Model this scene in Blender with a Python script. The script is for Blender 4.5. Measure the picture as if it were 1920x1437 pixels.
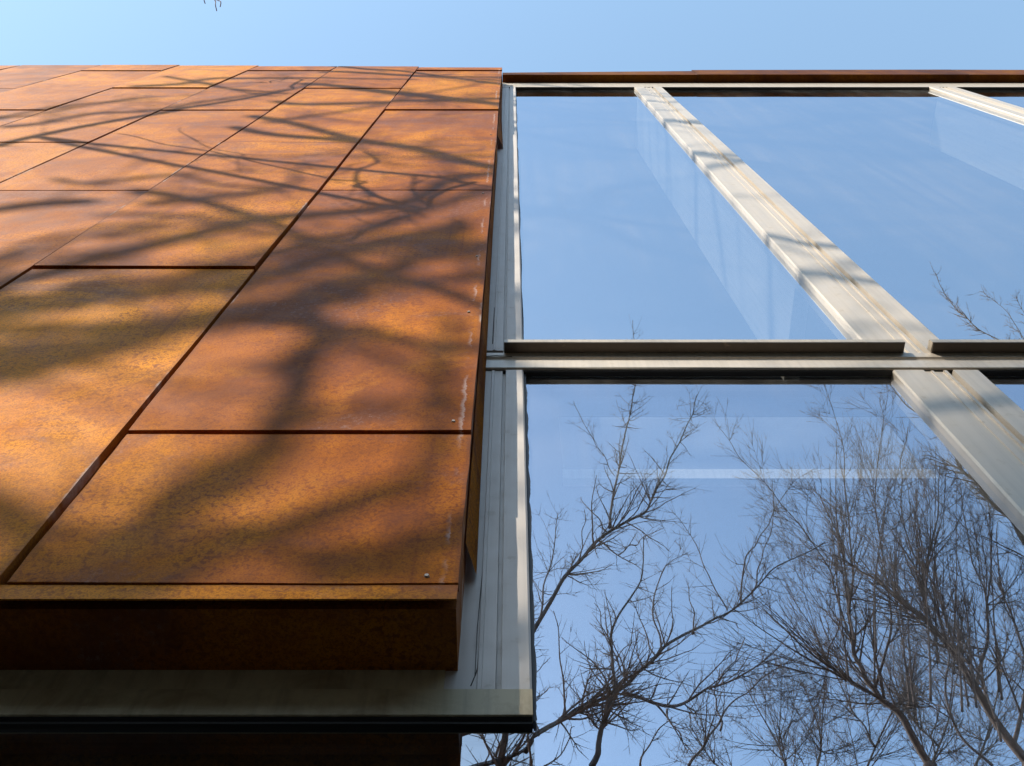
import bpy, bmesh, math, random
from mathutils import Vector, Matrix
R_ = math.radians
scene = bpy.context.scene
COL = scene.collection
for o in list(bpy.data.objects): bpy.data.objects.remove(o)

# ------------------------------------------------------------------ camera, sky, sun, exposure
CZ = 1.6                                    # eye height; heights "h" below are measured from the eye
cam_d = bpy.data.cameras.new("camera"); cam = bpy.data.objects.new("camera", cam_d); COL.objects.link(cam)
cam.location = (0, 0, CZ); cam.rotation_euler = (R_(90 + 66.55), 0, 0)
cam_d.sensor_width = 36; cam_d.lens = 35.0; cam_d.clip_start = 0.05; cam_d.clip_end = 6000
scene.camera = cam

SUN_EL, SUN_AZ = R_(38), R_(36)             # azimuth: left of the wall's outward normal
S = Vector((-math.sin(SUN_AZ)*math.cos(SUN_EL), -math.cos(SUN_AZ)*math.cos(SUN_EL), math.sin(SUN_EL)))
w = bpy.data.worlds.new("World"); scene.world = w; w.use_nodes = True
nt = w.node_tree; bg = nt.nodes['Background']
sky = nt.nodes.new('ShaderNodeTexSky'); sky.sky_type = 'NISHITA'; sky.sun_disc = False
sky.sun_elevation = SUN_EL; sky.sun_rotation = math.atan2(S.x, S.y) % (2*math.pi)
sky.air_density = 1.0; sky.dust_density = .45; sky.ozone_density = 1.0; sky.altitude = 100
tint = nt.nodes.new('ShaderNodeMix'); tint.data_type = 'RGBA'; tint.blend_type = 'MULTIPLY'; tint.inputs[0].default_value = 1
tint.inputs[7].default_value = (1.14, 1.145, .96, 1)
nt.links.new(sky.outputs[0], tint.inputs[6]); nt.links.new(tint.outputs[2], bg.inputs[0]); bg.inputs[1].default_value = 0.15
sd = bpy.data.lights.new("sun", 'SUN'); sun = bpy.data.objects.new("sun", sd); COL.objects.link(sun)
sd.energy = 2.6; sd.angle = R_(0.53); sd.color = (1.0, 0.90, 0.76)
sun.rotation_euler = S.to_track_quat('Z', 'Y').to_euler(); sun.location = (-20, -30, 30)
vs = scene.view_settings
scene.display_settings.display_device = 'sRGB'
vs.view_transform = 'Standard'; vs.look = 'None'; vs.gamma = 1; vs.exposure = 1.5
scene.cycles.max_bounces = 12; scene.cycles.transparent_max_bounces = 16

# ------------------------------------------------------------------ helpers
def tag(o, label=None, cat=None, group=None, kind=None):
    if label: o['label'] = label
    if cat: o['category'] = cat
    if group: o['group'] = group
    if kind: o['kind'] = kind
    return o
def empty(name, loc=(0, 0, 0)):
    o = bpy.data.objects.new(name, None); o.location = loc; o.empty_display_size = .2
    COL.objects.link(o); return o
def link(name, me, mat, parent=None, loc=None):
    o = bpy.data.objects.new(name, me); COL.objects.link(o)
    if mat: me.materials.append(mat)
    if parent:
        o.parent = parent
        pl = parent.matrix_basis.translation
        if parent.parent: pl = pl + parent.parent.matrix_basis.translation
        o.location = (Vector(loc) if loc else Vector((0, 0, 0))) - pl
    elif loc: o.location = loc
    return o
def from_bm(name, bm, mat, parent=None, loc=None, bevel=0, seg=2, smooth=False):
    if bevel:
        es = [e for e in bm.edges if len(e.link_faces) == 2 and e.calc_face_angle(0) > .5]
        bmesh.ops.bevel(bm, geom=es, offset=bevel, segments=seg, affect='EDGES', profile=.5, clamp_overlap=True)
    bmesh.ops.recalc_face_normals(bm, faces=bm.faces)
    if loc: bmesh.ops.translate(bm, verts=bm.verts, vec=-Vector(loc))
    me = bpy.data.meshes.new(name); bm.to_mesh(me); bm.free()
    if smooth:
        for p in me.polygons: p.use_smooth = True
    return link(name, me, mat, parent, loc)
def add_box(bm, x0, x1, y0, y1, z0, z1):
    vs_ = [bm.verts.new((x, y, z)) for x in (x0, x1) for y in (y0, y1) for z in (z0, z1)]
    for f in ((0, 1, 3, 2), (4, 6, 7, 5), (0, 4, 5, 1), (2, 3, 7, 6), (0, 2, 6, 4), (1, 5, 7, 3)):
        bm.faces.new([vs_[i] for i in f])
    return vs_
def box(name, x0, x1, y0, y1, z0, z1, mat, parent=None, bevel=0, loc=None):
    bm = bmesh.new(); add_box(bm, x0, x1, y0, y1, z0, z1)
    if loc is None: loc = ((x0+x1)/2, (y0+y1)/2, (z0+z1)/2)
    return from_bm(name, bm, mat, parent, loc, bevel)
def extrude_v(name, prof, z0, z1, mat, parent, bevel=.0, wob=0, n=1, seed=0):   # profile (x,y) run vertically
    bm = bmesh.new(); rings = []; rnd = random.Random(seed)
    for k in range(n+1):
        z = z0 + (z1-z0)*k/n
        dx = rnd.uniform(-wob, wob)
        rings.append([bm.verts.new((x+dx, y, z)) for x, y in prof])
    m = len(prof)
    for a, b in zip(rings, rings[1:]):
        for i in range(m): bm.faces.new((a[i], a[(i+1) % m], b[(i+1) % m], b[i]))
    bm.faces.new(rings[0][::-1]); bm.faces.new(rings[-1])
    return from_bm(name, bm, mat, parent, (prof[0][0], prof[0][1], z0), bevel)
def extrude_h(name, prof, x0, x1, mat, parent, bevel=.0, wob=0, n=1, seed=0):   # profile (y,z) run along the wall
    bm = bmesh.new(); rings = []; rnd = random.Random(seed)
    for k in range(n+1):
        x = x0 + (x1-x0)*k/n
        rings.append([bm.verts.new((x, y+rnd.uniform(-wob, wob)*.4, z+rnd.uniform(-wob, wob))) for y, z in prof])
    m = len(prof)
    for a, b in zip(rings, rings[1:]):
        for i in range(m): bm.faces.new((a[i], a[(i+1) % m], b[(i+1) % m], b[i]))
    bm.faces.new(rings[0][::-1]); bm.faces.new(rings[-1])
    return from_bm(name, bm, mat, parent, (x0, prof[0][0], prof[0][1]), bevel)

# ------------------------------------------------------------------ materials
class NT:
    def __init__(s, name):
        s.m = bpy.data.materials.new(name); s.m.use_nodes = True; s.t = s.m.node_tree
        s.b = s.t.nodes['Principled BSDF']; s.out = s.t.nodes['Material Output']
    def n(s, typ, **kw):
        nd = s.t.nodes.new(typ)
        for k, v in kw.items():
            if k.startswith('i_'):
                nd.inputs[k[2:].replace('_', ' ')].default_value = v
            else: setattr(nd, k, v)
        return nd
    def l(s, a, b): s.t.links.new(a, b)
    def noise(s, vec, scale, detail=4, rough=.5, dist=0):
        nd = s.n('ShaderNodeTexNoise'); s.l(vec, nd.inputs['Vector'])
        nd.inputs['Scale'].default_value = scale; nd.inputs['Detail'].default_value = detail
        nd.inputs['Roughness'].default_value = rough; nd.inputs['Distortion'].default_value = dist
        return nd.outputs['Fac']
    def ramp(s, fac, stops, interp='LINEAR'):
        nd = s.n('ShaderNodeValToRGB'); s.l(fac, nd.inputs[0]); cr = nd.color_ramp; cr.interpolation = interp
        while len(cr.elements) < len(stops): cr.elements.new(.5)
        for e, (p, c) in zip(cr.elements, stops):
            e.position = p; e.color = (c, c, c, 1) if not hasattr(c, '__len__') else (*c, 1)
        return nd.outputs[0]
    def mix(s, fac, a, b, mode='MIX'):
        nd = s.n('ShaderNodeMix', data_type='RGBA', blend_type=mode)
        if hasattr(fac, 'is_linked'): s.l(fac, nd.inputs[0])
        else: nd.inputs[0].default_value = fac
        for v, i in ((a, 6), (b, 7)):
            if hasattr(v, 'is_linked'): s.l(v, nd.inputs[i])
            else: nd.inputs[i].default_value = (*v, 1)
        return nd.outputs[2]
    def math(s, op, a, b=0.0):
        nd = s.n('ShaderNodeMath', operation=op)
        for v, i in ((a, 0), (b, 1)):
            if hasattr(v, 'is_linked'): s.l(v, nd.inputs[i])
            else: nd.inputs[i].default_value = v
        return nd.outputs[0]
    def mapped(s, vec, scale=(1, 1, 1)):
        nd = s.n('ShaderNodeMapping'); s.l(vec, nd.inputs[0]); nd.inputs['Scale'].default_value = scale
        return nd.outputs[0]
    def bump(s, h, strength, dist):
        nd = s.n('ShaderNodeBump'); s.l(h, nd.inputs['Height'])
        nd.inputs['Strength'].default_value = strength; nd.inputs['Distance'].default_value = dist
        s.l(nd.outputs[0], s.b.inputs['Normal'])

def rust(name, edge=False, dark=1.0):
    t = NT(name)
    tc = t.n('ShaderNodeTexCoord'); oi = t.n('ShaderNodeObjectInfo')
    off = t.n('ShaderNodeCombineXYZ')
    t.l(t.math('MULTIPLY', oi.outputs['Random'], 37.0), off.inputs[0])
    t.l(t.math('MULTIPLY', oi.outputs['Random'], 91.0), off.inputs[2])
    va = t.n('ShaderNodeVectorMath', operation='ADD')
    t.l(tc.outputs['Object'], va.inputs[0]); t.l(off.outputs[0], va.inputs[1]); v = va.outputs[0]
    rnd_ = oi.outputs['Random']
    rnd2 = t.math('FRACT', t.math('MULTIPLY', rnd_, 7.31)); rnd3 = t.math('FRACT', t.math('MULTIPLY', rnd_, 23.7))
    big = t.noise(v, 1.15, 6, .6, 1.2)
    streak = t.noise(t.mapped(v, (9, 1, .8)), 1.0, 6, .65, .5)
    mid = t.noise(v, 7, 7, .72, .5)
    fine = t.noise(v, 210, 4, .75)
    spot = t.noise(v, 85, 3, .6, .5)
    a = t.math('ADD', t.math('MULTIPLY', big, .62), t.math('MULTIPLY', streak, .17))
    a = t.math('ADD', a, t.math('MULTIPLY', mid, .21))
    a = t.math('ADD', a, t.math('MULTIPLY', t.math('SUBTRACT', rnd2, .5), .15))
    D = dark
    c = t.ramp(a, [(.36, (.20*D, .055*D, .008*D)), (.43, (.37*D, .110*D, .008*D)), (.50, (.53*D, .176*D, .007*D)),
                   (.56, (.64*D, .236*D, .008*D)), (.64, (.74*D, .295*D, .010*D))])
    c = t.mix(t.math('MULTIPLY', rnd3, .4), c, (.37*D, .108*D, .009*D))
    # thin rust runs down the sheet
    rs = t.noise(t.mapped(v, (38, 1, .55)), 1.0, 4, .6, .2); rg = t.ramp(t.noise(v, 1.8, 3, .5), [(.45, 0.0), (.62, 1.0)])
    c = t.mix(t.math('MULTIPLY', t.ramp(rs, [(.56, 0.0), (.70, .55)]), rg), c, (.22*D, .058*D, .012*D))
    # gold blotches
    gb = t.ramp(t.noise(v, 2.6, 5, .6, .6), [(.58, 0.0), (.74, .5)])
    c = t.mix(gb, c, (.74*D, .30*D, .012*D))
    # dark pitting, denser in clouds
    cl = t.ramp(t.noise(v, 2.2, 4, .6, .3), [(.35, .25), (.62, 1.0)])
    c = t.mix(t.math('MULTIPLY', t.ramp(spot, [(.50, 0.0), (.62, .75)]), cl), c, (.16*D, .040*D, .014*D))
    c = t.mix(t.ramp(fine, [(.34, .7), (.54, 0.0)]), c, (.14*D, .040*D, .012*D))
    # purplish mill-scale patches with pale flecks, mostly near the head of a panel
    sep = t.n('ShaderNodeSeparateXYZ'); t.l(tc.outputs['Generated'], sep.inputs[0])
    pat = t.noise(t.mapped(v, (1.3, 1, 1.9)), 1.5, 6, .68, .8)
    pz = t.math('MULTIPLY', t.math('POWER', sep.outputs[2], 4.0), .15)
    pat = t.math('ADD', t.math('ADD', pat, pz), t.math('MULTIPLY', t.math('SUBTRACT', rnd_, .5), .12))
    pm = t.ramp(pat, [(.57, 0.0), (.70, .65)])
    c = t.mix(pm, c, (.175*D, .060*D, .032*D))
    fl = t.math('MULTIPLY', t.ramp(t.noise(v, 60, 6, .85), [(.53, 0.0), (.64, .65)]), pm)
    c = t.mix(fl, c, (.40*D, .29*D, .26*D))
    # folded edges: darker rust line, lime specks along the sides
    ex = t.math('ABSOLUTE', t.math('SUBTRACT', sep.outputs[0], .5))
    em = t.ramp(t.math('ADD', ex, t.math('MULTIPLY', t.noise(v, 12, 5, .7), .03)), [(.495, 0.0), (.512, .5)])
    c = t.mix(em, c, (.20*D, .075*D, .03*D))
    lm = t.math('MULTIPLY', t.ramp(t.math('ADD', ex, t.math('MULTIPLY', t.noise(v, 30, 6, .8), .03)), [(.505, 0.0), (.512, .8)]), t.ramp(t.noise(v, 3.5, 4, .6), [(.57, 0.0), (.63, 1.0)]))
    c = t.mix(lm, c, (.46, .38, .34))
    if edge:                                        # lime bloom down the outer edge
        e = t.math('ADD', sep.outputs[0], t.math('MULTIPLY', t.noise(v, 16, 6, .75), .055))
        e = t.ramp(e, [(.985, 0.0), (1.003, .8), (1.025, .45), (1.03, 0.0)])
        g = t.ramp(t.noise(v, 3.2, 4, .6), [(.48, 0.0), (.58, 1.0)])
        c = t.mix(t.math('MULTIPLY', e, g), c, (.52, .44, .42))
    t.l(c, t.b.inputs['Base Color'])
    t.l(t.ramp(mid, [(.3, .48), (.7, .68)]), t.b.inputs['Roughness'])
    t.b.inputs['Specular IOR Level'].default_value = .06
    hb = t.math('ADD', fine, t.math('MULTIPLY', mid, .8))
    t.bump(hb, .35, .0016)
    return t.m
M_RUST = rust('weathered_steel'); M_RUST_E = rust('weathered_steel_edge', edge=True)
M_RUST_F_SHADED = rust('weathered_steel_coping_shaded', dark=.36)  # same steel, darkened in colour for the fascia's shade
M_RUST_CORE_SHADED = rust('weathered_steel_shaded', dark=.85)  # darkened copy, shade put into the colour of the core's underside

def metal_paint(name, col, rough=.38, dirt=.5, metallic=.0):
    t = NT(name); tc = t.n('ShaderNodeTexCoord'); v = tc.outputs['Object']
    st = t.noise(t.mapped(v, (60, 60, 1.2)), 1.0, 5, .6)
    sp = t.noise(v, 22, 6, .7)
    c = t.mix(t.ramp(st, [(.42, 0.0), (.75, dirt)]), col, tuple(x*.72 for x in col))
    c = t.mix(t.ramp(sp, [(.60, 0.0), (.74, dirt)]), c, (.30, .24, .16))
    t.l(c, t.b.inputs['Base Color']); t.b.inputs['Metallic'].default_value = metallic
    t.l(t.ramp(sp, [(.3, rough-.06), (.7, rough+.12)]), t.b.inputs['Roughness'])
    t.bump(t.noise(t.mapped(v, (30, 30, 3)), 1.0, 5, .6), .12, .002)
    return t.m
M_FRAME = metal_paint('champagne_aluminium', (.60, .53, .44), .36, .55, .25)
M_FRAME2 = metal_paint('champagne_aluminium_sheet', (.57, .52, .47), .45, .4, .15)
def stained(name, col):
    t = NT(name); v = t.n('ShaderNodeTexCoord').outputs['Object']
    n = t.noise(t.mapped(v, (1, 1, 1)), 7, 7, .7, .8); r_ = t.noise(t.mapped(v, (30, 10, 2)), 1, 5, .65)
    c = t.mix(t.ramp(n, [(.44, 0.0), (.66, .6)]), col, (.26, .18, .09))
    c = t.mix(t.ramp(r_, [(.5, 0.0), (.75, .5)]), c, (.16, .12, .08))
    t.l(c, t.b.inputs['Base Color']); t.b.inputs['Roughness'].default_value = .5
    t.bump(n, .2, .003); return t.m
M_FOOT = stained('stained_sheet', (.55, .47, .30))
M_CAP = metal_paint('bronze_cap', (.46, .40, .31), .4, .6, .3); M_CAP_SHADE = metal_paint('cap_shade_bronze', (.055, .042, .030), .45, .5, .2)
M_SCREW = metal_paint('zinc_screw', (.40, .35, .30), .5, .6, .5)
M_FIN = metal_paint('pale_inner_paint', (.62, .59, .57), .5, .7)
def plain(name, col, rough=.7, scale=8, var=.25):
    t = NT(name); tc = t.n('ShaderNodeTexCoord')
    n = t.noise(tc.outputs['Object'], scale, 6, .65)
    t.l(t.mix(n, tuple(x*(1-var) for x in col), tuple(x*(1+var) for x in col)), t.b.inputs['Base Color'])
    t.b.inputs['Roughness'].default_value = rough; return t.m
M_GASKET = plain('rubber_gasket', (.035, .045, .06), .35)
M_SEAL = plain('sealant', (.09, .085, .075), .6)
M_DARK = plain('black_aluminium', (.022, .021, .020), .4)
M_ROOM = plain('room_paint', (.045, .045, .05), .9, 2)
M_BLIND = plain('blind_fabric', (.17, .18, .20), .8, 2.5, .5)
M_ROOF = plain('roof_membrane', (.12, .12, .12), .8)
def glass(name, refl, k=1.0, dust=.0, col=(.82, .88, .97)):
    t = NT(name); t.t.nodes.remove(t.b)
    tc = t.n('ShaderNodeTexCoord'); v = tc.outputs['Object']
    gl = t.n('ShaderNodeBsdfGlossy'); gl.inputs['Roughness'].default_value = 0.0
    gl.inputs['Color'].default_value = (*col, 1)
    tr = t.n('ShaderNodeBsdfTransparent'); tr.inputs['Color'].default_value = (.97, .99, .98, 1)
    lw_ = t.n('ShaderNodeLayerWeight'); lw_.inputs['Blend'].default_value = .5
    fr = t.math('ADD', t.math('MULTIPLY', t.math('POWER', lw_.outputs['Facing'], 5.0), .96), .04)
    bp = t.n('ShaderNodeBump'); bp.inputs['Strength'].default_value = .35; bp.inputs['Distance'].default_value = .0016
    t.l(t.noise(v, 1.6, 2, .5), bp.inputs['Height']); t.l(bp.outputs[0], gl.inputs['Normal'])
    f = t.math('ADD', refl, t.math('MULTIPLY', fr, (1-refl)*k))
    mx = t.n('ShaderNodeMixShader'); t.l(f, mx.inputs[0]); t.l(tr.outputs[0], mx.inputs[1]); t.l(gl.outputs[0], mx.inputs[2])
    out = mx.outputs[0]
    if dust:                                        # dust film with rain runs and blotches
        df = t.n('ShaderNodeBsdfDiffuse'); df.inputs['Color'].default_value = (.75, .72, .68, 1)
        a = t.ramp(t.noise(t.mapped(v, (9, 1, .5)), 1.0, 5, .65, .3), [(.45, 0.0), (.75, 1.0)])
        b = t.ramp(t.noise(v, .9, 5, .6, .5), [(.42, .15), (.68, 1.0)])
        sp = t.ramp(t.noise(v, 70, 2, .5), [(.74, 0.0), (.80, 1.0)])
        d = t.math('ADD', t.math('MULTIPLY', t.math('ADD', t.math('MULTIPLY', a, b), t.math('MULTIPLY', b, .5)), dust), t.math('MULTIPLY', sp, dust*.8))
        m2 = t.n('ShaderNodeMixShader'); t.l(d, m2.inputs[0]); t.l(out, m2.inputs[1]); t.l(df.outputs[0], m2.inputs[2]); out = m2.outputs[0]
    t.l(out, t.out.inputs['Surface']); return t.m
M_GLASS = glass('coated_glass', .56, 1.0, .06); M_GLASS_B = glass('coated_glass_lower', .46, 1.0, .09, (.76, .83, .98)); M_GLASS_LOW = glass('dark_tinted_glass', .36, 1.0, .02); M_GLASS_IN = glass('clear_glass', .07, 0)
def bark(name, c0, c1):
    t = NT(name); tc = t.n('ShaderNodeTexCoord'); v = tc.outputs['Object']
    n = t.noise(t.mapped(v, (1, 1, .35)), 22, 6, .7, .5)
    t.l(t.ramp(n, [(.3, c0), (.7, c1)]), t.b.inputs['Base Color']); t.b.inputs['Roughness'].default_value = .85
    t.bump(n, .6, .01); return t.m
M_BARK = bark('grey_brown_bark', (.035, .027, .021), (.15, .12, .10))
M_BARK2 = bark('dark_brown_bark', (.09, .058, .038), (.27, .18, .125))
M_TWIG = bark('brown_twig', (.13, .09, .07), (.32, .24, .19))
t = NT('leaf_mould'); tc = t.n('ShaderNodeTexCoord')
n1 = t.noise(tc.outputs['Object'], 3, 8, .7); n2 = t.noise(tc.outputs['Object'], 40, 6, .7)
t.l(t.mix(n2, t.ramp(n1, [(.35, (.012, .013, .007)), (.65, (.024, .019, .011))]), (.034, .026, .016)), t.b.inputs['Base Color'])
t.b.inputs['Roughness'].default_value = .95; t.bump(n2, .5, .03); M_GROUND = t.m

# ------------------------------------------------------------------ setting
bm = bmesh.new(); s = 1500
bm.faces.new([bm.verts.new(p) for p in ((-s, -s, 0), (s, -s, 0), (s, s, 0), (-s, s, 0))])
tag(from_bm('ground', bm, M_GROUND), kind='structure')

# unseen bank added behind the viewer, rim shaped to block low sky and sun
bm = bmesh.new(); ring = []; rh = random.Random(5); NA, NR = 240, 14
ph = [rh.uniform(0, 6.28) for _ in range(6)]
for i in range(NA+1):
    an = R_(160 + 220*i/NA); row = []
    cr = math.cos(an)*60*math.cos(SUN_AZ) - (math.sin(an)*60)*math.sin(SUN_AZ) # metres across the sun's direction
    zt = 36 + 1.6*math.sin(an*5+ph[0]) + 1.0*math.sin(an*11+ph[1])
    near = math.exp(-(cr/9)**2) if math.sin(an) < -.3 else 0
    zt = zt*(1-near) + (51.15 + 1.6*max(-.25, min(2.2, cr+.67)))*near
    zt *= min(1, .35 + 9*min(i, NA-i)/NA)
    for j in range(NR+1):
        f = j/NR; rad = 16 + 44*f
        z = -.3 + zt*(f**1.1)*(1+.05*math.sin(an*23+ph[2]+j)*(1-f)) + .4*math.sin(an*40+j*1.7)*f*(1-f)
        row.append(bm.verts.new((math.cos(an)*rad, math.sin(an)*rad, z)))
    ring.append(row)
for a, b in zip(ring, ring[1:]):
    for j in range(NR): bm.faces.new((a[j], b[j], b[j+1], a[j+1]))
tag(from_bm('shade_bank', bm, M_GROUND, smooth=True), kind='structure')

# ------------------------------------------------------------------ rusty steel wall
XR = -.0925; FRONT = 1.0; BASE_D = 1.14; H0 = 1.38
edges = [XR, -.875, -1.65, -2.41, -3.18, -3.93, -4.69, -5.46, -6.23]
tops = [9.74, 9.82, 9.86, 9.92, 9.97, 9.95, 9.93, 9.9]
odd = [2.02, 4.51, 6.99, 9.43]; even = [3.29, 5.75, 8.17]
wall = tag(empty('steel_wall', (XR, BASE_D, CZ+H0)), 'rusty orange weathering steel wall of tall staggered panels jutting out beside the glass wall', 'wall')
rnd = random.Random(7)
GV, GH = .0145, .011
screw_spots = []
for ci in range(8):
    x1, x0 = edges[ci], edges[ci+1]
    hs = [H0+.052] + (odd if ci % 2 == 0 else even) + [tops[ci]]
    for k in range(len(hs)-1):
        a, b = hs[k], hs[k+1]
        if b - a < .05: continue
        px0, px1 = x0 + GV/2, x1 - (GV/2 if ci else 0)
        pz0, pz1 = CZ + a + (GH/2 if k else 0), CZ + b - GH/2
        lo = rnd.uniform(.000, .014); hi = rnd.uniform(-.001, .002); lt = rnd.uniform(-.002, .004)
        bm = bmesh.new()
        N, MZ = 8, 20                                 # slightly bowed sheet with folded edges
        grid = {}
        bow = rnd.uniform(-.0025, .0025)
        for i in range(N+1):
            for j in range(MZ+1):
                u, vv = i/N, j/MZ
                y = FRONT - (lo*(1-vv) + hi*vv) - lt*(1-u)*.6 - bow*math.sin(math.pi*u)*math.sin(math.pi*vv)
                grid[i, j] = bm.verts.new((px0+(px1-px0)*u, y, pz0+(pz1-pz0)*vv))
        for i in range(N):
            for j in range(MZ): bm.faces.new((grid[i, j], grid[i+1, j], grid[i+1, j+1], grid[i, j+1]))
        pw = [rnd.uniform(0, 6.28) for _ in range(8)]
        for (i, j), v_ in grid.items():
            u, vv = i/N, j/MZ
            if i in (0, N): v_.co.x += .0011*math.sin(vv*7+pw[0+i//N]) + .0007*math.sin(vv*23+pw[2+i//N])
            if j in (0, MZ): v_.co.z += .0010*math.sin(u*6+pw[4+j//MZ]) + .0006*math.sin(u*15+pw[6+j//MZ])
        be = [e for e in bm.edges if e.is_boundary]
        r = bmesh.ops.extrude_edge_only(bm, edges=be)
        for v_ in [g for g in r['geom'] if isinstance(g, bmesh.types.BMVert)]: v_.co.y = FRONT + .0135
        o = from_bm('steel_panel', bm, M_RUST_E if ci == 0 else M_RUST, wall, ((px0+px1)/2, FRONT, (pz0+pz1)/2), bevel=.0016)
# the box carrying the panels: side return and underside
box('wall_core', edges[-1], XR-.0015, FRONT+.0150, 1.30, CZ+H0+.004, CZ+9.70, M_RUST_CORE_SHADED, wall)
# bottom trim, folded outwards a little
extrude_h('drip_trim', [(FRONT-.002, CZ+H0+.050), (FRONT-.009, CZ+H0), (FRONT-.0055, CZ+H0), (FRONT+.0015, CZ+H0+.050)],
          edges[-1], XR, M_RUST, wall, bevel=.001)
# side flanges bent off the return, with cut-off feet
def flange(za, zb, out):
    bm = bmesh.new(); n = 14; ra = []; rb = []
    for k in range(n+1):
        f = k/n; z = za + (zb-za)*f
        o_ = out*(1-f)**2
        ra.append(bm.verts.new((XR+.002, FRONT+.03+.03*(1-f)**6, z))); rb.append(bm.verts.new((XR+.006+o_, BASE_D-.004, z)))
    for k in range(n): bm.faces.new((ra[k], rb[k], rb[k+1], ra[k+1]))
    bmesh.ops.solidify(bm, geom=bm.faces[:], thickness=.003)
    from_bm('side_flange', bm, M_RUST, wall, (XR, BASE_D, za))
flange(CZ+1.66, CZ+6.0, .016); flange(CZ+6.35, CZ+9.42, .03)
def screw(x, y, z, parent, r=.0052, axis='y', mat=None):
    bm = bmesh.new()
    bmesh.ops.create_cone(bm, segments=12, radius1=r, radius2=r*.7, depth=r*.7, cap_ends=True)
    if axis == 'y': bmesh.ops.rotate(bm, verts=bm.verts, matrix=Matrix.Rotation(R_(90), 3, 'X'))
    bmesh.ops.translate(bm, verts=bm.verts, vec=(x, y, z))
    return from_bm('screw', bm, mat or M_SCREW, parent, (x, y, z))
pan = [o for o in wall.children if o.name.startswith('steel_panel')]
def panel_at(x, z):
    for p in pan:
        c = [p.matrix_basis.translation + wall.matrix_basis.translation + v.co for v in p.data.vertices]
        if min(q.x for q in c) <= x <= max(q.x for q in c) and min(q.z for q in c) <= z <= max(q.z for q in c):
            yb = [q.y for q in c if abs(q.z-z) < .45 and abs(q.x-x) < .35 and q.y < 1.008]
            return p, (min(yb) if yb else FRONT)
    return None, FRONT
for x, h in ((-.148, 1.452), (-.135, 2.07), (-.13, 2.83), (-.125, 3.43), (-.13, 4.44), (-.125, 6.0)):
    p, y = panel_at(x, CZ+h)
    if p: screw(x, y-.0008, CZ+h, p)

# ------------------------------------------------------------------ glass wall
gw = tag(empty('glass_wall', (0, BASE_D, 0)), 'glass wall of large reflecting panes in pale metal frames beside the rusty panels', 'window wall')
Y = BASE_D
HT0, HT1 = 2.733, 2.862                     # transom
HEAD0, HEAD1 = 9.45, 9.75
UG, LG = 1.167, 1.163                       # glass planes, upper and lower
XE = 6.6
# left stile with a shadow groove, upper and lower length
def stile(z0, z1, seed):
    p = [(-.115, Y+.004), (-.060, Y+.004), (-.059, Y+.001), (-.052, Y+.001), (-.051, Y+.004), (-.028, Y+.004), (-.0275, Y+.013), (-.0185, Y+.013), (-.018, Y), (.030, Y), (.034, Y+.004), (.034, Y+.0165), (-.115, Y+.0165)]
    return extrude_v('stile', p, z0, z1, M_FRAME2, gw)
stile(CZ+1.333, CZ+HT0-.0065, 1); stile(CZ+HT1+.0305, CZ+HEAD0-.0065, 2)
# foot plate running left under the steel box
bm = bmesh.new(); add_box(bm, -6.2, .034, Y, Y+.0165, CZ+1.272, CZ+1.333)
from_bm('foot_plate', bm, M_FOOT, gw, (-1, Y, CZ+1.272), bevel=.0015)
box('foot_plate', -6.2, -.1155, Y+.002, Y+.0165, CZ+1.3332, CZ+H0+.01, M_FOOT, gw)
# sealant beads on the stile
def bead(pts, r=.0012, name='sealant_bead', mat=None):
    return tube_obj(name, [[Vector(p) for p in pts]], [[r]*len(pts)], mat or M_SEAL, gw, 5)
def mullion(xa, xb, z0, z1, seed):
    c0, c1 = xa + (xb-xa)*.37, xa + (xb-xa)*.70
    p = [(xa, Y+.006), (xa+.004, Y), (c0-.004, Y), (c0-.003, Y+.005), (c0+.018, Y+.005), (c0+.019, Y+.002), (c0+.026, Y+.002), (c0+.027, Y+.006),
         (c1-.030, Y+.006), (c1-.029, Y+.001), (c1-.020, Y+.001), (c1-.019, Y+.018), (c1-.006, Y+.018), (c1, Y), (xb-.004, Y), (xb, Y+.006), (xb, Y+.08), (xa, Y+.08)]
    return extrude_v('mullion', p, z0, z1, M_FRAME, gw)
MX = [(1.118, 1.372), (3.82, 4.06), (6.6, 6.85)]
for i, (a, b) in enumerate(MX):
    m_up = mullion(a, b, CZ+HT1+.0003, CZ+HEAD0-.0065, i)
    mullion(a+.012, b+.015, .12, CZ+HT0-.0065, 10+i)
    # inner fin behind the glass
    bx = box('inner_fin', a+.012, a+.075, Y+.0805, 1.64, CZ+3.8, CZ+9.25, M_FIN, m_up, bevel=.004)
# transom with a shadow line
tp = [(Y-.0004, CZ+HT1), (Y+.001, CZ+HT1-.030), (Y+.006, CZ+HT1-.036), (Y+.011, CZ+HT1-.048), (Y+.005, CZ+HT1-.054), (Y-.003, CZ+HT1-.068), (Y-.004, CZ+HT0+.003),
      (Y-.001, CZ+HT0), (Y+.0175, CZ+HT0), (Y+.0175, CZ+HT1)]
extrude_h('transom', tp, -.095, XE, M_FRAME, gw, bevel=.0006, wob=.0006, n=40, seed=3)
box('soffit_shade_strip', -.09, XE, Y+.004, Y+.0215, CZ+HT0-.006, CZ+HT0-.0004, M_DARK, gw)  # black strip added to paint the transom's underside in shade
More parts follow.
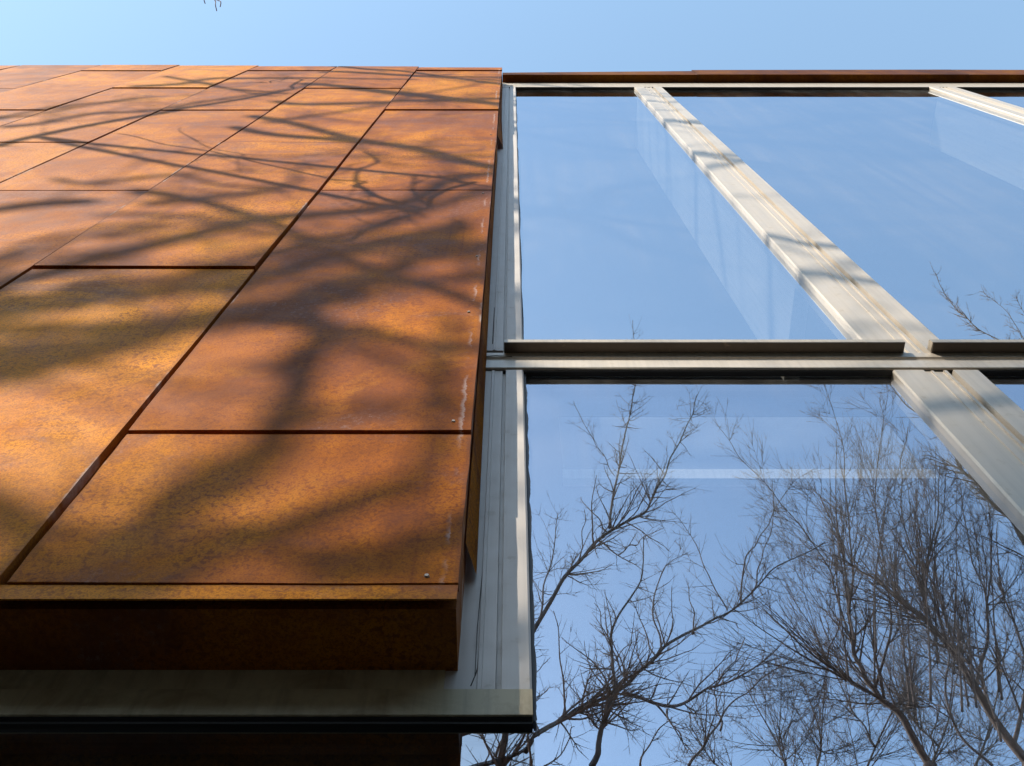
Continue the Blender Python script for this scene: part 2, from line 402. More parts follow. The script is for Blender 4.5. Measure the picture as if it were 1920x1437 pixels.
# projecting glazing caps above the transom, broken at the mullions
spans = [(-.025, 1.212), (1.296, 3.95), (4.03, 6.68)]
for i, (a, b) in enumerate(spans):
    z = CZ+HT1+.0008
    cp = [(Y+.012, z+.031), (Y-.030, z+.0295), (Y-.034, z+.026), (Y-.035, z+.002), (Y-.032, z), (Y-.014, z+.003), (Y+.001, z)]
    cp2 = cp[:-1] + [(Y-.0005, z), (Y-.0005, z+.0285), (Y+.012, z+.0290)]
    c = extrude_h('cap_rail', cp2, a, b, M_CAP, gw, wob=.0005, n=18, seed=20+i)
    box('cap_shade_strip', a+.002, b-.002, Y-.0345, Y-.0012, z-.0030, z-.0002, M_CAP_SHADE, c)  # dark strip standing in for shade on the cap's underside
    for f in ((.10, .86) if i == 0 else (.05, .5)):
        screw(a+(b-a)*f, Y-.024, z+.0315, c, .006, 'z')
# head and upper left corner
hp = [(Y-.002, CZ+HEAD1-.0005), (Y-.002, CZ+HEAD0+.20), (Y+.004, CZ+HEAD0+.18), (Y+.004, CZ+HEAD0+.10), (Y+.002, CZ+HEAD0+.09), (Y+.002, CZ+HEAD0), (Y+.0195, CZ+HEAD0), (Y+.0195, CZ+HEAD1-.0005)]
box('head_shade_strip', -.09, XE, Y+.0025, Y+.026, CZ+HEAD0-.006, CZ+HEAD0-.0004, M_DARK, gw)  # black strip added to paint shade under the head
extrude_h('head_rail', hp, -.095, XE, M_FRAME, gw, wob=.001, n=30, seed=5)
# panes: sealed double units, each a thin slab, with gaskets
def pane(xa, xb, y, z0, z1, tilt=0.0, th=.022, parent=None, mat=None):
    bm = bmesh.new()
    add_box(bm, xa, xb, y, y+th, z0, z1)
    o = from_bm('pane', bm, mat or M_GLASS, parent or gw, ((xa+xb)/2, y, (z0+z1)/2))
    o.data.materials.append(M_GLASS_IN)
    for p_ in o.data.polygons:
        if p_.normal.y > -.9: p_.material_index = 1
    o.rotation_euler = (0, 0, tilt); return o
def gasket(x, y, z0, z1, seed, wid=.006, parent=None):
    bm = bmesh.new(); n = 60; r = random.Random(seed); A = []; B = []; ph = r.uniform(0, 6)
    for k in range(n+1):
        z = z0+(z1-z0)*k/n; d = wid + .0016*math.sin(k*.9+ph) + r.uniform(-.0009, .0009)
        A.append(bm.verts.new((x, y-.002, z))); B.append(bm.verts.new((x+d, y-.0025, z)))
    for k in range(n): bm.faces.new((A[k], B[k], B[k+1], A[k+1]))
    bmesh.ops.solidify(bm, geom=bm.faces[:], thickness=.002)
    return from_bm('gasket', bm, M_GASKET, parent or gw, (x, y, z0))
ups = [(.030, MX[0][0]+.002), (MX[0][1]-.002, MX[1][0]+.002), (MX[1][1]-.002, MX[2][0]+.002)]
for i, (a, b) in enumerate(ups):
    p = pane(a, b, UG, CZ+HT1+.004, CZ+HEAD0+.03)
    gasket(a+.0045, UG, CZ+HT1+.03, CZ+HEAD0-.012, i, parent=p, wid=.004)
los = [(.0355, MX[0][0]+.012), (MX[0][1]+.013, MX[1][0]+.012), (MX[1][1]+.013, MX[2][0]+.012)]
for i, (a, b) in enumerate(los):
    p = pane(a, b, LG+.001, .10, CZ+HT0+.06, 0, mat=M_GLASS_B)
    if i == 0: gasket(.0343, LG-.008, CZ+1.272, CZ+HT0, 30, wid=.0075, parent=p)
box('sill', -.2, XE, Y-.03, Y+.09, .02, .0995, M_FRAME, gw, bevel=.004)

# low window under the steel box
lw = tag(empty('low_window', (-1.2, LG, 0)), 'dark low window under the rusty steel box with black head frame', 'window')
extrude_h('head_frame', [(Y+.004, CZ+1.2715), (Y+.004, CZ+1.2695), (Y+.010, CZ+1.268), (Y+.010, CZ+1.2625), (Y+.05, CZ+1.2625), (Y+.05, CZ+1.2715)], -6.2, .033, M_DARK, lw, bevel=.0008)
p = pane(-3.3, .0350, 1.158-.081, .12, CZ+1.262, 0, .014, lw, M_GLASS_LOW); p.rotation_euler = (R_(-3.4), 0, 0)
for a, b in ((-5.0, -3.32),):
    p = pane(a, b, 1.158-.081, .12, CZ+1.262, 0, .014, lw, M_GLASS_LOW); p.rotation_euler = (R_(-3.4), 0, 0)
box('window_sill', -6.2, -.21, Y-.16, Y+.09, .03, .10, M_DARK, lw, bevel=.003)

# ------------------------------------------------------------------ roof edge
rf = tag(empty('roof', (3, 1.1, CZ+9.85)), 'dark red brown steel roof edge above the glass wall', 'roof')
def fascia(x0, x1, y0, z0, z1a, z1b):
    bm = bmesh.new(); N = 10; A = []
    for k in range(N+1):
        f = k/N; x = x0+(x1-x0)*f; zt = z1a+(z1b-z1a)*f
        A.append([bm.verts.new(q) for q in ((x, y0, zt), (x, y0, z0), (x, 1.160, z0), (x, 1.160, zt))])
    for a, b in zip(A, A[1:]):
        for i in range(4): bm.faces.new((a[i], a[(i+1) % 4], b[(i+1) % 4], b[i]))
    bm.faces.new(A[0][::-1]); bm.faces.new(A[-1])
    return from_bm('fascia', bm, M_RUST_F_SHADED, rf, (x0, y0, z0), bevel=.002)
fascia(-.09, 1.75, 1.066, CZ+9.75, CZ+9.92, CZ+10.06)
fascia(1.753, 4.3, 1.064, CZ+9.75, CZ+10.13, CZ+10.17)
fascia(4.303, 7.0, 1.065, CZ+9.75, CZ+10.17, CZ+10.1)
box('roof_slab', -6.2, 7.0, 1.31, 9.0, CZ+9.80, CZ+9.95, M_ROOF, rf)
box('roof_edge_filler', -.09, 7.0, 1.1605, 1.3095, CZ+9.81, CZ+9.945, M_ROOF, rf)

# ------------------------------------------------------------------ inside
bm = bmesh.new()
def quad(*p): bm.faces.new([bm.verts.new(q) for q in p])
x0, x1, y0, y1, z0, z1 = -6.2, 7.0, 1.31, 8.9, .01, CZ+9.85
quad((x0, y1, z0), (x1, y1, z0), (x1, y1, z1), (x0, y1, z1))
quad((x0, y0, z0), (x0, y1, z0), (x0, y1, z1), (x0, y0, z1))
quad((x1, y0, z0), (x1, y1, z0), (x1, y1, z1), (x1, y0, z1))
quad((x0, 1.2, z0), (x1, 1.2, z0), (x1, y1, z0), (x0, y1, z0))
tag(from_bm('room_walls', bm, M_ROOM), kind='structure')
bl = tag(empty('window_blind', (.75, 1.53, CZ+3.2)), 'pale blind with light bottom bar seen faintly through the lower pane', 'blind')
bm = bmesh.new(); n = 24
for a in range(n):
    xa, xb = .165+1.16*a/n, .165+1.16*(a+1)/n
    quad((xa, 1.53+.004*math.sin(a), CZ+2.80), (xb, 1.53+.004*math.sin(a+1), CZ+2.80), (xb, 1.53, CZ+3.22), (xa, 1.53, CZ+3.22))
bmesh.ops.remove_doubles(bm, verts=bm.verts, dist=.0005)
from_bm('blind_fabric', bm, M_BLIND, bl, (.75, 1.53, CZ+3.2))
box('bottom_bar', .16, 1.335, 1.50, 1.528, CZ+2.715, CZ+2.775, M_FIN, bl, bevel=.003)

# ------------------------------------------------------------------ trees
def tubes_mesh(name, polys, radii, sides):
    vs_, fs = [], []
    for P, Rr in zip(polys, radii):
        n = len(P)
        if n < 2: continue
        base = len(vs_); sd_ = sides if max(Rr) > .012 else min(sides, 4)
        if max(Rr) < .006: sd_ = 3
        prevx = None
        for i in range(n):
            tdir = (P[min(i+1, n-1)] - P[max(i-1, 0)])
            if tdir.length < 1e-6: tdir = Vector((0, 0, 1))
            tdir.normalize()
            if prevx is None:
                a = Vector((1, 0, 0)) if abs(tdir.x) < .8 else Vector((0, 1, 0))
            else: a = prevx
            xx = (a - tdir*a.dot(tdir)).normalized(); yy = tdir.cross(xx); prevx = xx
            for k in range(sd_):
                an = 2*math.pi*k/sd_
                vs_.append(P[i] + (xx*math.cos(an) + yy*math.sin(an))*Rr[i])
        for i in range(n-1):
            for k in range(sd_):
                fs.append((base+i*sd_+k, base+i*sd_+(k+1) % sd_, base+(i+1)*sd_+(k+1) % sd_, base+(i+1)*sd_+k))
        fs.append(tuple(base+k for k in range(sd_))[::-1]); fs.append(tuple(base+(n-1)*sd_+k for k in range(sd_)))
    me = bpy.data.meshes.new(name); me.from_pydata([tuple(v) for v in vs_], [], fs); me.update()
    for p in me.polygons: p.use_smooth = True
    return me
def tube_obj(name, polys, radii, mat, parent, sides=6):
    off = polys[0][0].copy()
    me = tubes_mesh(name, [[p-off for p in P] for P in polys], radii, sides)
    return link(name, me, mat, parent, off)
def smooth_path(pts, k=6):                         # Catmull-Rom through the points
    out = []; n = len(pts)
    for i in range(n-1):
        p0, p1, p2, p3 = pts[max(i-1, 0)], pts[i], pts[i+1], pts[min(i+2, n-1)]
        for j in range(k):
            t_ = j/k
            out.append(.5*((2*p1) + (p2-p0)*t_ + (2*p0-5*p1+4*p2-p3)*t_*t_ + (3*p1-p0-3*p2+p3)*t_**3))
    out.append(pts[-1].copy()); return out
class Tree:
    def __init__(s, seed, up=.35, angle=(28, 55), dens=1.0, rmin=.0035, wob=.10, ratio=(.28, .6), maxlev=3):
        s.r = random.Random(seed); s.big = []; s.bigr = []; s.tw = []; s.twr = []
        s.up = up; s.angle = angle; s.dens = dens; s.rmin = rmin; s.wob = wob; s.ratio = ratio; s.maxlev = maxlev
    def put(s, P, Rr):
        if max(Rr) > .022: s.big.append(P); s.bigr.append(Rr)
        else: s.tw.append(P); s.twr.append(Rr)
    def limb(s, pts, r0, r1, spawn=True, start=.15, length=None, lev=0, jit=.02):
        Q = smooth_path(pts, 3)
        Q = [p + Vector((s.r.gauss(0, 1), s.r.gauss(0, 1), s.r.gauss(0, 1)))*jit*(0 if i == 0 else 1) for i, p in enumerate(Q)]
        P = smooth_path(Q, 3); n = len(P)
        Rr = [r0 + (r1-r0)*(i/(n-1))**.8 for i in range(n)]
        s.put(P, Rr)
        if spawn: s.kids(P, Rr, lev, start, length)
        return P
    def kids(s, P, Rr, lev, start=.15, length=None):
        if lev >= s.maxlev: return
        L = sum((P[i+1]-P[i]).length for i in range(len(P)-1))
        per = (5.5, 6.0, 6.5, 5)[lev]*s.dens
        cnt = max(1, int(L*per*(1-start)*s.r.uniform(.8, 1.2)))
        for _ in range(cnt):
            f = start + (1-start)*s.r.random()
            i = min(len(P)-2, int(f*(len(P)-1)))
            tdir = (P[i+1]-P[i]).normalized()
            ax = tdir.orthogonal().normalized(); ax.rotate(Matrix.Rotation(s.r.uniform(0, 6.283), 3, tdir))
            d = tdir.copy(); d.rotate(Matrix.Rotation(R_(s.r.uniform(*s.angle)), 3, ax))
            base = length if (length and lev == 0) else min(L, 3.2)
            ln = base*s.r.uniform(*s.ratio)*(1.15-.6*f)
            rr = max(s.rmin*1.15, min(Rr[i]*.62, .0042+ln*.0085))
            s.grow(P[i], d, ln, rr, lev+1)
    def grow(s, p, d, ln, r0, lev):
        n = max(4, int(ln/.09)); n = min(n, 16); st = ln/n; P = [p.copy()]; q = p.copy()
        bend = Vector((s.r.gauss(0, 1), s.r.gauss(0, 1), s.r.gauss(0, .6)))*s.wob*.5
        for k in range(n):
            d = (d + Vector((0, 0, s.up/n)) + bend/n + Vector((s.r.gauss(0, 1), s.r.gauss(0, 1), s.r.gauss(0, 1)))*s.wob).normalized()
            q = q + d*st; P.append(q.copy())
        Rr = [max(s.rmin*.75, r0*(1-.75*i/n)) for i in range(n+1)]
        s.put(P, Rr)
        if ln > .16: s.kids(P, Rr, lev, .12)
    def build(s, name, label, base, trunk, tr0, tr1, mat, twmat, group=None):
        root = tag(empty(name, base), label, 'tree', group)
        tp_ = smooth_path([Vector(base)] + trunk, 8); n = len(tp_)
        rr = [tr0*(1+.5*max(0, 1-i/3)) + (tr1-tr0)*i/(n-1) for i in range(n)]
        tube_obj('trunk', [tp_]+s.big, [rr]+s.bigr, mat, root, 10)
        if s.tw: tube_obj('crown', s.tw, s.twr, twmat, root, 4)
        print(name, 'branches', len(s.big), 'twigs', len(s.tw))
        return root
F_PX = 35.0/36*1920; PIT = R_(66.55)
def ray(px, py):                                   # direction in which the lens sees a point
    u, v = (px-960)/F_PX, (718.5-py)/F_PX
    return Vector((u, math.cos(PIT) - v*math.sin(PIT), math.sin(PIT) + v*math.cos(PIT)))
def V(px, py, Dv):                                 # a branch standing Dv away behind the glass in the mirror world, at its true place
    r = ray(px, py); k = Dv/r.y
    return Vector((r.x*k, 2*LG - Dv, CZ + r.z*k))
def SH(px, py, dist):                              # a branch between the sun and a spot on the wall
    r = ray(px, py); k = (FRONT if px < 900 else BASE_D)/r.y
    return Vector((r.x*k, r.y*k, CZ+r.z*k)) + S*dist

# fine twigged tree reflected at the left of the lower pane
A = Tree(11, up=.30, angle=(25, 60), dens=1.8, rmin=.0019, wob=.10, maxlev=4)
D1 = 6.0
A.limb([V(985, 1210, D1), V(1060, 1085, D1), V(1140, 1000, D1-.1), V(1210, 960, D1-.2), V(1242, 890, D1-.2), V(1288, 800, D1-.2), V(1306, 742, D1-.2)], 0.0238, 0.0048, jit=.010, length=1.6)
A.limb([V(1143, 992, D1-.1), V(1158, 885, D1-.1), V(1178, 780, D1), V(1193, 705, D1), V(1184, 600, D1)], 0.0158, 0.0040, jit=.010, length=1.0)
A.limb([V(1152, 890, D1-.1), V(1120, 838, D1-.1), V(1092, 790, D1-.2), V(1078, 755, D1-.2)], 0.0066, 0.0032, jit=.010, length=.8)
A.limb([V(1010, 1170, D1), V(1030, 1060, D1+.2), V(1048, 960, D1+.3)], 0.0119, 0.0040, jit=.010, length=1.2)
A.limb([V(900, 1437, D1-.3), V(1000, 1385, D1-.2), V(1085, 1330, D1-.1), V(1172, 1285, D1), V(1250, 1212, D1), V(1340, 1160, D1+.1), V(1392, 1130, D1+.1), V(1452, 1070, D1+.2), V(1545, 1018, D1+.2)], .024, 0.0056, jit=.010, length=1.7)
A.limb([V(1390, 1130, D1+.1), V(1402, 1045, D1), V(1440, 985, D1), V(1475, 915, D1), V(1530, 880, D1)], 0.0099, 0.0032, jit=.010, length=1.1)
A.limb([V(1410, 1110, D1+.1), V(1428, 1050, D1), V(1450, 970, D1), V(1448, 900, D1)], 0.0086, 0.0032, jit=.010, length=1.0)
A.limb([V(1365, 1145, D1+.1), V(1330, 1080, D1), V(1298, 1010, D1), V(1262, 960, D1)], 0.0079, 0.0032, jit=.010, length=1.0)
A.limb([V(1110, 1437, D1-.3), V(1132, 1360, D1-.2), V(1152, 1285, D1-.2), V(1148, 1185, D1), V(1200, 1090, D1), V(1206, 1010, D1+.1)], 0.0264, 0.0048, jit=.010, length=1.4)
A.limb([V(1170, 1300, D1), V(1260, 1325, D1-.1), V(1330, 1290, D1-.1), V(1420, 1250, D1), V(1490, 1180, D1)], 0.0198, 0.0040, jit=.010, length=1.4)
A.limb([V(1240, 1220, D1), V(1228, 1130, D1), V(1250, 1060, D1), V(1290, 1040, D1)], 0.0106, 0.0032, jit=.010, length=1.2)
A.limb([V(1290, 1437, D1-.2), V(1330, 1380, D1-.2), V(1380, 1310, D1), V(1450, 1260, D1), V(1490, 1220, D1)], 0.0132, 0.0040, jit=.010, length=1.4)
for x, y, x2, y2 in ((1060, 1340, 1040, 1150), (1180, 1280, 1120, 1130), (1230, 1230, 1180, 1120), (1300, 1190, 1290, 1090), (1010, 1380, 1030, 1290), (1090, 1330, 1190, 1200),
                     (1200, 1437, 1260, 1340), (1330, 1290, 1400, 1190), (1060, 1085, 1100, 960), (1140, 1000, 1090, 930), (1160, 1040, 1240, 990), (1350, 1370, 1350, 1250), (1250, 1330, 1300, 1410), (1020, 1437, 1080, 1360)):
    mx, my = (x+x2)/2 + A.r.uniform(-18, 18), (y+y2)/2 + A.r.uniform(-8, 8)
    A.limb([V(x, y, D1), V(mx, my, D1+A.r.uniform(-.3, .3)), V(x2, y2, D1+A.r.uniform(-.5, .5))], .010, .0035, jit=.016, length=.6)
for x, y, x2, y2, r0 in ((900, 1380, 960, 1080, .05), (890, 1300, 1000, 1150, .022), (960, 1330, 905, 1180, .02), (850, 1250, 985, 1210, .03), (930, 1220, 975, 1090, .014), (985, 1330, 985, 1130, .016), (870, 1180, 950, 1150, .02)):
    A.limb([V(x, y, D1), V((x+x2)/2+8, (y+y2)/2, D1-.2), V(x2, y2, D1-.3)], r0, r0*.4, jit=.010, length=1.2)
tA = A.build('bare_tree', 'bare tree with finely forked twigs mirrored in left of lower pane', (-.35, 2*LG-D1+.1, 0), [Vector((-.3, -3.5, 2.5)), Vector((-.25, -3.4, 4.6)), V(900, 1437, D1-.3)], .15, .06, M_BARK, M_TWIG, 'bare trees mirrored in the panes')

# upright shoots, middle right
B = Tree(23, up=.5, angle=(10, 42), dens=1.3, rmin=.0021, wob=.035, ratio=(.35, 1.0))
D2 = 6.4
B.limb([V(1745, 1437, D2), V(1690, 1345, D2), V(1640, 1292, D2), V(1604, 1225, D2), V(1592, 1150, D2), V(1586, 1080, D2), V(1575, 1010, D2), V(1540, 930, D2)], 0.0363, 0.0064, jit=.010, length=1.9)
B.limb([V(1592, 1150, D2), V(1600, 1050, D2), V(1585, 930, D2), V(1580, 830, D2), V(1555, 742, D2)], 0.0132, 0.0036, jit=.010, length=1.3)
B.limb([V(1600, 1215, D2), V(1565, 1100, D2), V(1540, 1040, D2), V(1470, 950, D2-.1), V(1385, 855, D2-.2), V(1338, 785, D2-.2)], 0.0132, 0.0032, jit=.010, length=1.2)
B.limb([V(1640, 1292, D2), V(1670, 1180, D2), V(1660, 1060, D2), V(1640, 930, D2), V(1655, 800, D2), V(1648, 745, D2)], 0.0145, 0.0036, jit=.010, length=1.4)
B.limb([V(1690, 1345, D2), V(1640, 1250, D2+.3), V(1560, 1160, D2+.3), V(1500, 1090, D2+.3)], 0.0119, 0.0040, jit=.010, length=1.3)
B.limb([V(1575, 1160, D2), V(1545, 1230, D2), V(1520, 1150, D2+.1), V(1480, 1040, D2+.1)], 0.0079, 0.0032, jit=.010, length=1.1)
tB = B.build('bare_tree', 'bare tree of long upright shoots mirrored in middle of lower pane', (2.9, 2*LG-D2, 0), [Vector((2.85, -4.0, 2.4)), Vector((2.7, -4.05, 5.0)), V(1745, 1437, D2)], .13, .06, M_BARK2, M_BARK2, 'bare trees mirrored in the panes')

# thick leaning tree at the right edge
C_ = Tree(37, up=.45, angle=(12, 46), dens=1.3, rmin=.0021, wob=.035, ratio=(.35, .95))
D3 = 5.6
C_.limb([V(1935, 1437, D3), V(1860, 1340, D3), V(1795, 1235, D3), V(1745, 1172, D3), V(1680, 1120, D3), V(1620, 1070, D3+.1), V(1560, 1040, D3+.1)], 0.0409, 0.0064, jit=.010, length=1.5)
C_.limb([V(1745, 1172, D3), V(1728, 1100, D3), V(1745, 1030, D3), V(1758, 950, D3), V(1765, 870, D3)], 0.0172, 0.0040, jit=.010, length=1.5)
C_.limb([V(1795, 1235, D3), V(1760, 1120, D3), V(1700, 1010, D3), V(1690, 900, D3), V(1700, 800, D3)], 0.0145, 0.0040, jit=.010, length=1.4)
C_.limb([V(1830, 1290, D3), V(1850, 1150, D3+.2), V(1815, 1010, D3+.2), V(1800, 900, D3+.2)], 0.0172, 0.0040, jit=.010, length=1.6)
C_.limb([V(1900, 1400, D3), V(1925, 1250, D3+.3), V(1880, 1110, D3+.3), V(1870, 980, D3+.3)], 0.0198, 0.0040, jit=.010, length=1.6)
C_.limb([V(1860, 1437, D3-.2), V(1800, 1380, D3-.2), V(1770, 1300, D3-.2), V(1780, 1200, D3-.2), V(1760, 1080, D3-.2)], 0.0158, 0.0040, jit=.010, length=1.4)
for q in range(17):                                # long straight shoots fanning up
    x = C_.r.uniform(1560, 1900); y = 1230 + (x-1560)*.35 + C_.r.uniform(-60, 60); d = D3 + C_.r.uniform(-.5, .8)
    x2 = x + C_.r.uniform(-70, 30); y2 = y - C_.r.uniform(230, 420)
    C_.limb([V(x, y, d), V((x+x2)/2+C_.r.uniform(-14, 14), (y+y2)/2, d), V(x2, y2, d+C_.r.uniform(-.3, .3))], .011, .003, jit=.006, length=.55)
tC = C_.build('bare_tree', 'thick leaning bare tree with dense shoots mirrored at right of lower pane', (3.3, 2*LG-D3+.1, 0), [Vector((3.25, -3.3, 2.2)), Vector((3.1, -3.25, 4.2)), V(1935, 1437, D3)], .16, .07, M_BARK2, M_TWIG, 'bare trees mirrored in the panes')

# nearer dark boughs sweeping in from the far right
E_ = Tree(41, up=.4, angle=(14, 40), dens=1.5, rmin=.0024, wob=.05, ratio=(.3, .7))
D4 = 5.0
E_.limb([V(2060, 1330, D4), V(1990, 1130, D4), V(1920, 1010, D4), V(1850, 930, D4), V(1800, 870, D4), V(1755, 800, D4), V(1700, 755, D4), V(1652, 705, D4)], 0.0297, 0.0040, jit=.010, length=1.3)
E_.limb([V(2060, 1330, D4), V(1970, 1100, D4+.2), V(1890, 970, D4+.2), V(1820, 890, D4+.2), V(1740, 770, D4+.2)], 0.0185, 0.0040, jit=.010, length=1.0)
E_.limb([V(2020, 1200, D4), V(1985, 1050, D4-.2), V(1900, 960, D4-.2), V(1830, 850, D4-.2)], 0.0158, 0.0040, jit=.010, length=1.0)
E_.limb([V(2080, 1250, D4), V(2020, 860, D4), V(1960, 710, D4), V(1898, 655, D4), V(1835, 612, D4), V(1780, 565, D4), V(1746, 498, D4)], 0.0198, 0.0040, jit=.010, length=.9)
E_.limb([V(2020, 860, D4), V(1990, 720, D4), V(1940, 620, D4), V(1905, 560, D4)], 0.0106, 0.0040, jit=.010, length=.9)
E_.limb([V(1960, 710, D4), V(1900, 600, D4), V(1860, 560, D4), V(1838, 545, D4)], 0.0066, 0.0032, jit=.010, length=.7)
tE = E_.build('bare_tree', 'dark bare boughs sweeping across mullion edge mirrored at far right of panes', (3.6, 2*LG-D4, 0), [Vector((3.6, -2.6, 2.0)), Vector((3.5, -2.6, 4.0)), V(2060, 1330, D4)], .14, .06, M_BARK2, M_BARK2, 'bare trees mirrored in the panes')

# further fine crowned tree filling the low right of the pane
H_ = Tree(71, up=.4, angle=(18, 55), dens=1.9, rmin=.0024, wob=.035, ratio=(.35, .8))
D5 = 8.6
for x, y, x2, y2, x3, y3 in ((1500, 1520, 1460, 1400, 1400, 1290), (1520, 1500, 1540, 1380, 1500, 1270), (1600, 1520, 1640, 1400, 1700, 1290), (1700, 1520, 1760, 1400, 1800, 1250), (1800, 1500, 1860, 1350, 1890, 1180),
                             (1450, 1500, 1340, 1430, 1290, 1360), (1640, 1400, 1600, 1330, 1530, 1190), (1860, 1350, 1800, 1240, 1810, 1120), (1760, 1400, 1700, 1330, 1650, 1220)):
    H_.limb([V(x, y, D5), V(x2, y2, D5), V(x3, y3, D5)], 0.0182, 0.0060, jit=.010, length=1.7)
tH = H_.build('bare_tree', 'far fine crowned bare tree mirrored behind the shoots at low right of pane', (3.7, 2*LG-D5, 0), [Vector((3.75, -6.2, 2.5)), Vector((3.6, -6.2, 5.0)), V(1600, 1520, D5)], .14, .05, M_BARK, M_TWIG, 'bare trees mirrored in the panes')

# big tree to the left behind the lens that throws its shade on the steel
G = Tree(53, up=.25, angle=(28, 60), dens=.8, rmin=.006, wob=.13, maxlev=3)
def cluster(path, n, spread, r0, r1, dist, ln=1.3):
    for q in range(n):
        d = dist + 3.2 + G.r.uniform(-1.5, 1.5); o = Vector((G.r.uniform(-.5, .5), 0, G.r.uniform(-1, 1)))*spread
        k = G.r.uniform(.5, .95)
        G.limb([SH(x+G.r.uniform(-14, 14), y, d)+o*G.r.uniform(.6, 1.3) for x, y in path], r0*k, r1*k, length=ln, jit=.012)
cluster([(-700, 1180), (-300, 1150), (150, 1085), (330, 935), (480, 835), (560, 710), (600, 600)], 2, .03, .075, .05, 8.6)
cluster([(-300, 880), (0, 930), (140, 1050), (235, 1110)], 2, .06, .06, .04, 8.5)
cluster([(240, 1060), (450, 985), (640, 935), (800, 850), (900, 720)], 1, .02, .05, .03, 8.6)
cluster([(560, 1060), (680, 1025), (800, 990), (900, 960)], 1, .02, .05, .035, 8.6)
cluster([(-300, 600), (0, 575), (200, 550), (430, 530)], 4, .16, .05, .04, 8.4, 1.5)
cluster([(480, 850), (650, 765), (790, 740), (900, 700)], 1, .02, .045, .03, 8.6)
cluster([(500, 690), (560, 660), (620, 640), (680, 615)], 2, .06, .05, .04, 8.4)
cluster([(-400, 690), (-100, 660), (200, 630), (420, 575), (680, 540), (930, 480)], 3, .2, .06, .045, 8.4, 1.5)
cluster([(420, 570), (640, 500), (930, 520)], 3, .22, .05, .05, 8.4, 1.5)
cluster([(430, 500), (640, 450), (930, 440)], 3, .25, .045, .035, 8.4, 1.5)
cluster([(-100, 560), (100, 470), (300, 440), (480, 420)], 3, .25, .035, .025, 8.2, 1.5)
cluster([(-100, 240), (100, 210), (260, 185)], 2, .3, .05, .03, 8, 1.5)
cluster([(-60, 410), (120, 370), (250, 365)], 2, .2, .04, .03, 8, 1.2)
cluster([(300, 150), (420, 170), (520, 185)], 2, .3, .045, .03, 8, 1.2)
cluster([(280, 390), (420, 375), (520, 360)], 2, .1, .05, .04, 8, 1.0)
tops_px = [(100, 335, 420, 345, 640, 325, .03), (0, 240, 300, 205, 600, 160, .04), (500, 232, 720, 190, 930, 185, .03), (250, 165, 480, 140, 760, 152, .05)]
for a0, b0, a1, b1, a2, b2, rr in tops_px:
    G.limb([SH(a0, b0, 10.5), SH(a1, b1+6, 10.8), SH(a2, b2, 10.2)], rr, rr*.6, length=1.8, jit=.06)
def WP(x, h, d): return Vector((x, BASE_D, CZ+h)) + S*d
for q in range(16):                                # boughs that dapple the mullions on the right
    hh = 2.3 + 7.2*(q//2)/7 + G.r.uniform(-.3, .3); d = G.r.uniform(8.5, 12.5); a = G.r.uniform(-1.3, 1.3); r0 = G.r.uniform(.02, .06)
    G.limb([WP(-1.6, hh-a*2, d), WP(-.4, hh-a, d), WP(.6, hh+G.r.uniform(-.08, .08), d), WP(1.5, hh+a*.6, d)], r0, r0*.55, length=1.6, jit=.05)
tG = G.build('shade_tree', 'big spreading bare tree behind the viewer shading the rusty panels', tuple(Vector((-7.2, -6.4, 0))), [Vector((-7.0, -6.2, 3.5)), Vector((-7.4, -7.0, 7.0)), SH(-300, 1150, 11.8)], .30, .12, M_BARK, M_TWIG)
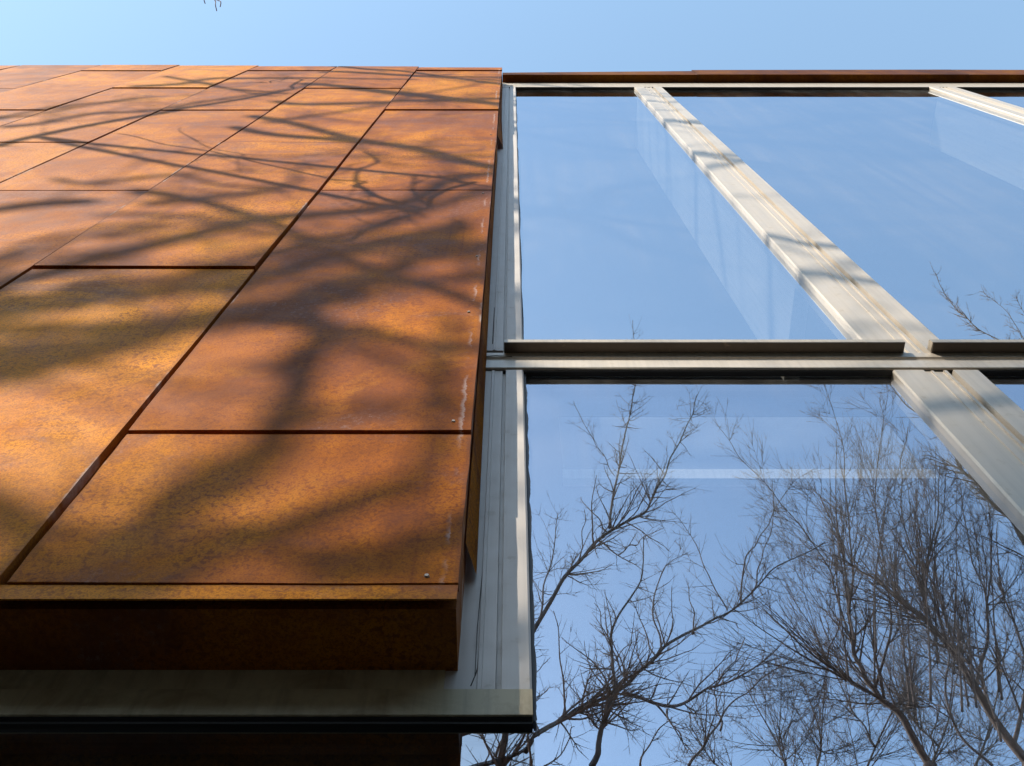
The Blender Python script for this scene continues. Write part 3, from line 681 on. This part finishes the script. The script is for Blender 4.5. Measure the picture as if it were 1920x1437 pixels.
# tree overhead: crisp twig shadows, and one twig hanging into view
K = Tree(61, up=-.05, angle=(25, 60), dens=.8, rmin=.0035, wob=.14, maxlev=2)
K.limb([SH(220, 250, 2.6), SH(380, 285, 2.6), SH(620, 335, 2.6), SH(680, 352, 2.6), SH(760, 385, 2.6), SH(925, 412, 2.6)], .006, .013, length=.7)
K.limb([SH(682, 285, 3.2), SH(706, 305, 3.2), SH(670, 335, 3.2), SH(700, 365, 3.2), SH(780, 390, 3.2)], .010, .016, length=.7)
K.limb([SH(560, 470, 3.2), SH(700, 430, 3.2), SH(780, 385, 3.2), SH(760, 330, 3.2)], .012, .008, length=.7)
K.limb([SH(340, 240, 2.6), SH(390, 275, 2.6), SH(460, 300, 2.6)], .004, .006, length=.4)
tw0 = Vector((-2.60, .20, CZ+9.3)); 
K.limb([Vector((-3.6, -1.6, CZ+10.6)), Vector((-3.0, -.6, CZ+10.3)), Vector((-2.75, -.1, CZ+9.9)), tw0], .016, .006, length=.5)
for e in (ray(384, 8), ray(412, 12), ray(404, 18)):
    K.limb([tw0, tw0*.4+ (Vector((0, 0, CZ))+e*(8.6))*.6, Vector((0, 0, CZ))+e*8.5], .006, .004, spawn=False, jit=.012)
K.limb([Vector((-7.0, -3.6, CZ+7)), Vector((-5.4, -2.6, CZ+9.4)), Vector((-3.6, -1.6, CZ+10.6))], .05, .02, length=1.0)
K.limb([Vector((-5.4, -2.6, CZ+9.4)), SH(925, 412, 3.0)+Vector((-1, -.8, 1.0)), SH(925, 412, 2.6)], .03, .013, length=.8)
K.limb([Vector((-5.4, -2.6, CZ+9.4)), SH(780, 390, 3.6)+Vector((-.6, -.5, .6)), SH(780, 390, 3.2)], .03, .016, length=.8)
tK = K.build('overhanging_tree', 'slender bare tree with one twig tip hanging into the sky at top', (-7.6, -4.2, 0), [Vector((-7.5, -4.1, 3)), Vector((-7.3, -3.9, 6)), Vector((-7.0, -3.6, CZ+7))], .14, .055, M_BARK2, M_TWIG)

# ------------------------------------------------------------------ small detail on the stile
bead([(-.064, Y+.0035, CZ+1.37), (-.060, Y+.0035, CZ+1.39), (-.056, Y+.0035, CZ+1.6), (-.056, Y+.0035, CZ+1.9)])
bead([(-.070, Y+.0035, CZ+1.345), (-.064, Y+.0035, CZ+1.37), (-.064, Y+.0035, CZ+1.5), (-.058, Y+.0035, CZ+1.75)], .001)
bead([(-.062, Y+.0035, CZ+2.95), (-.062, Y+.0035, CZ+3.3)], .0016)
bead([(-.058, Y+.0035, CZ+4.4), (-.058, Y+.0035, CZ+5.4)], .0016)
bead([(-.09, Y+.0005, CZ+HT1-.030), (-.05, Y+.0003, CZ+HT1-.022), (.0, Y+.0008, CZ+HT1-.028)], .002)
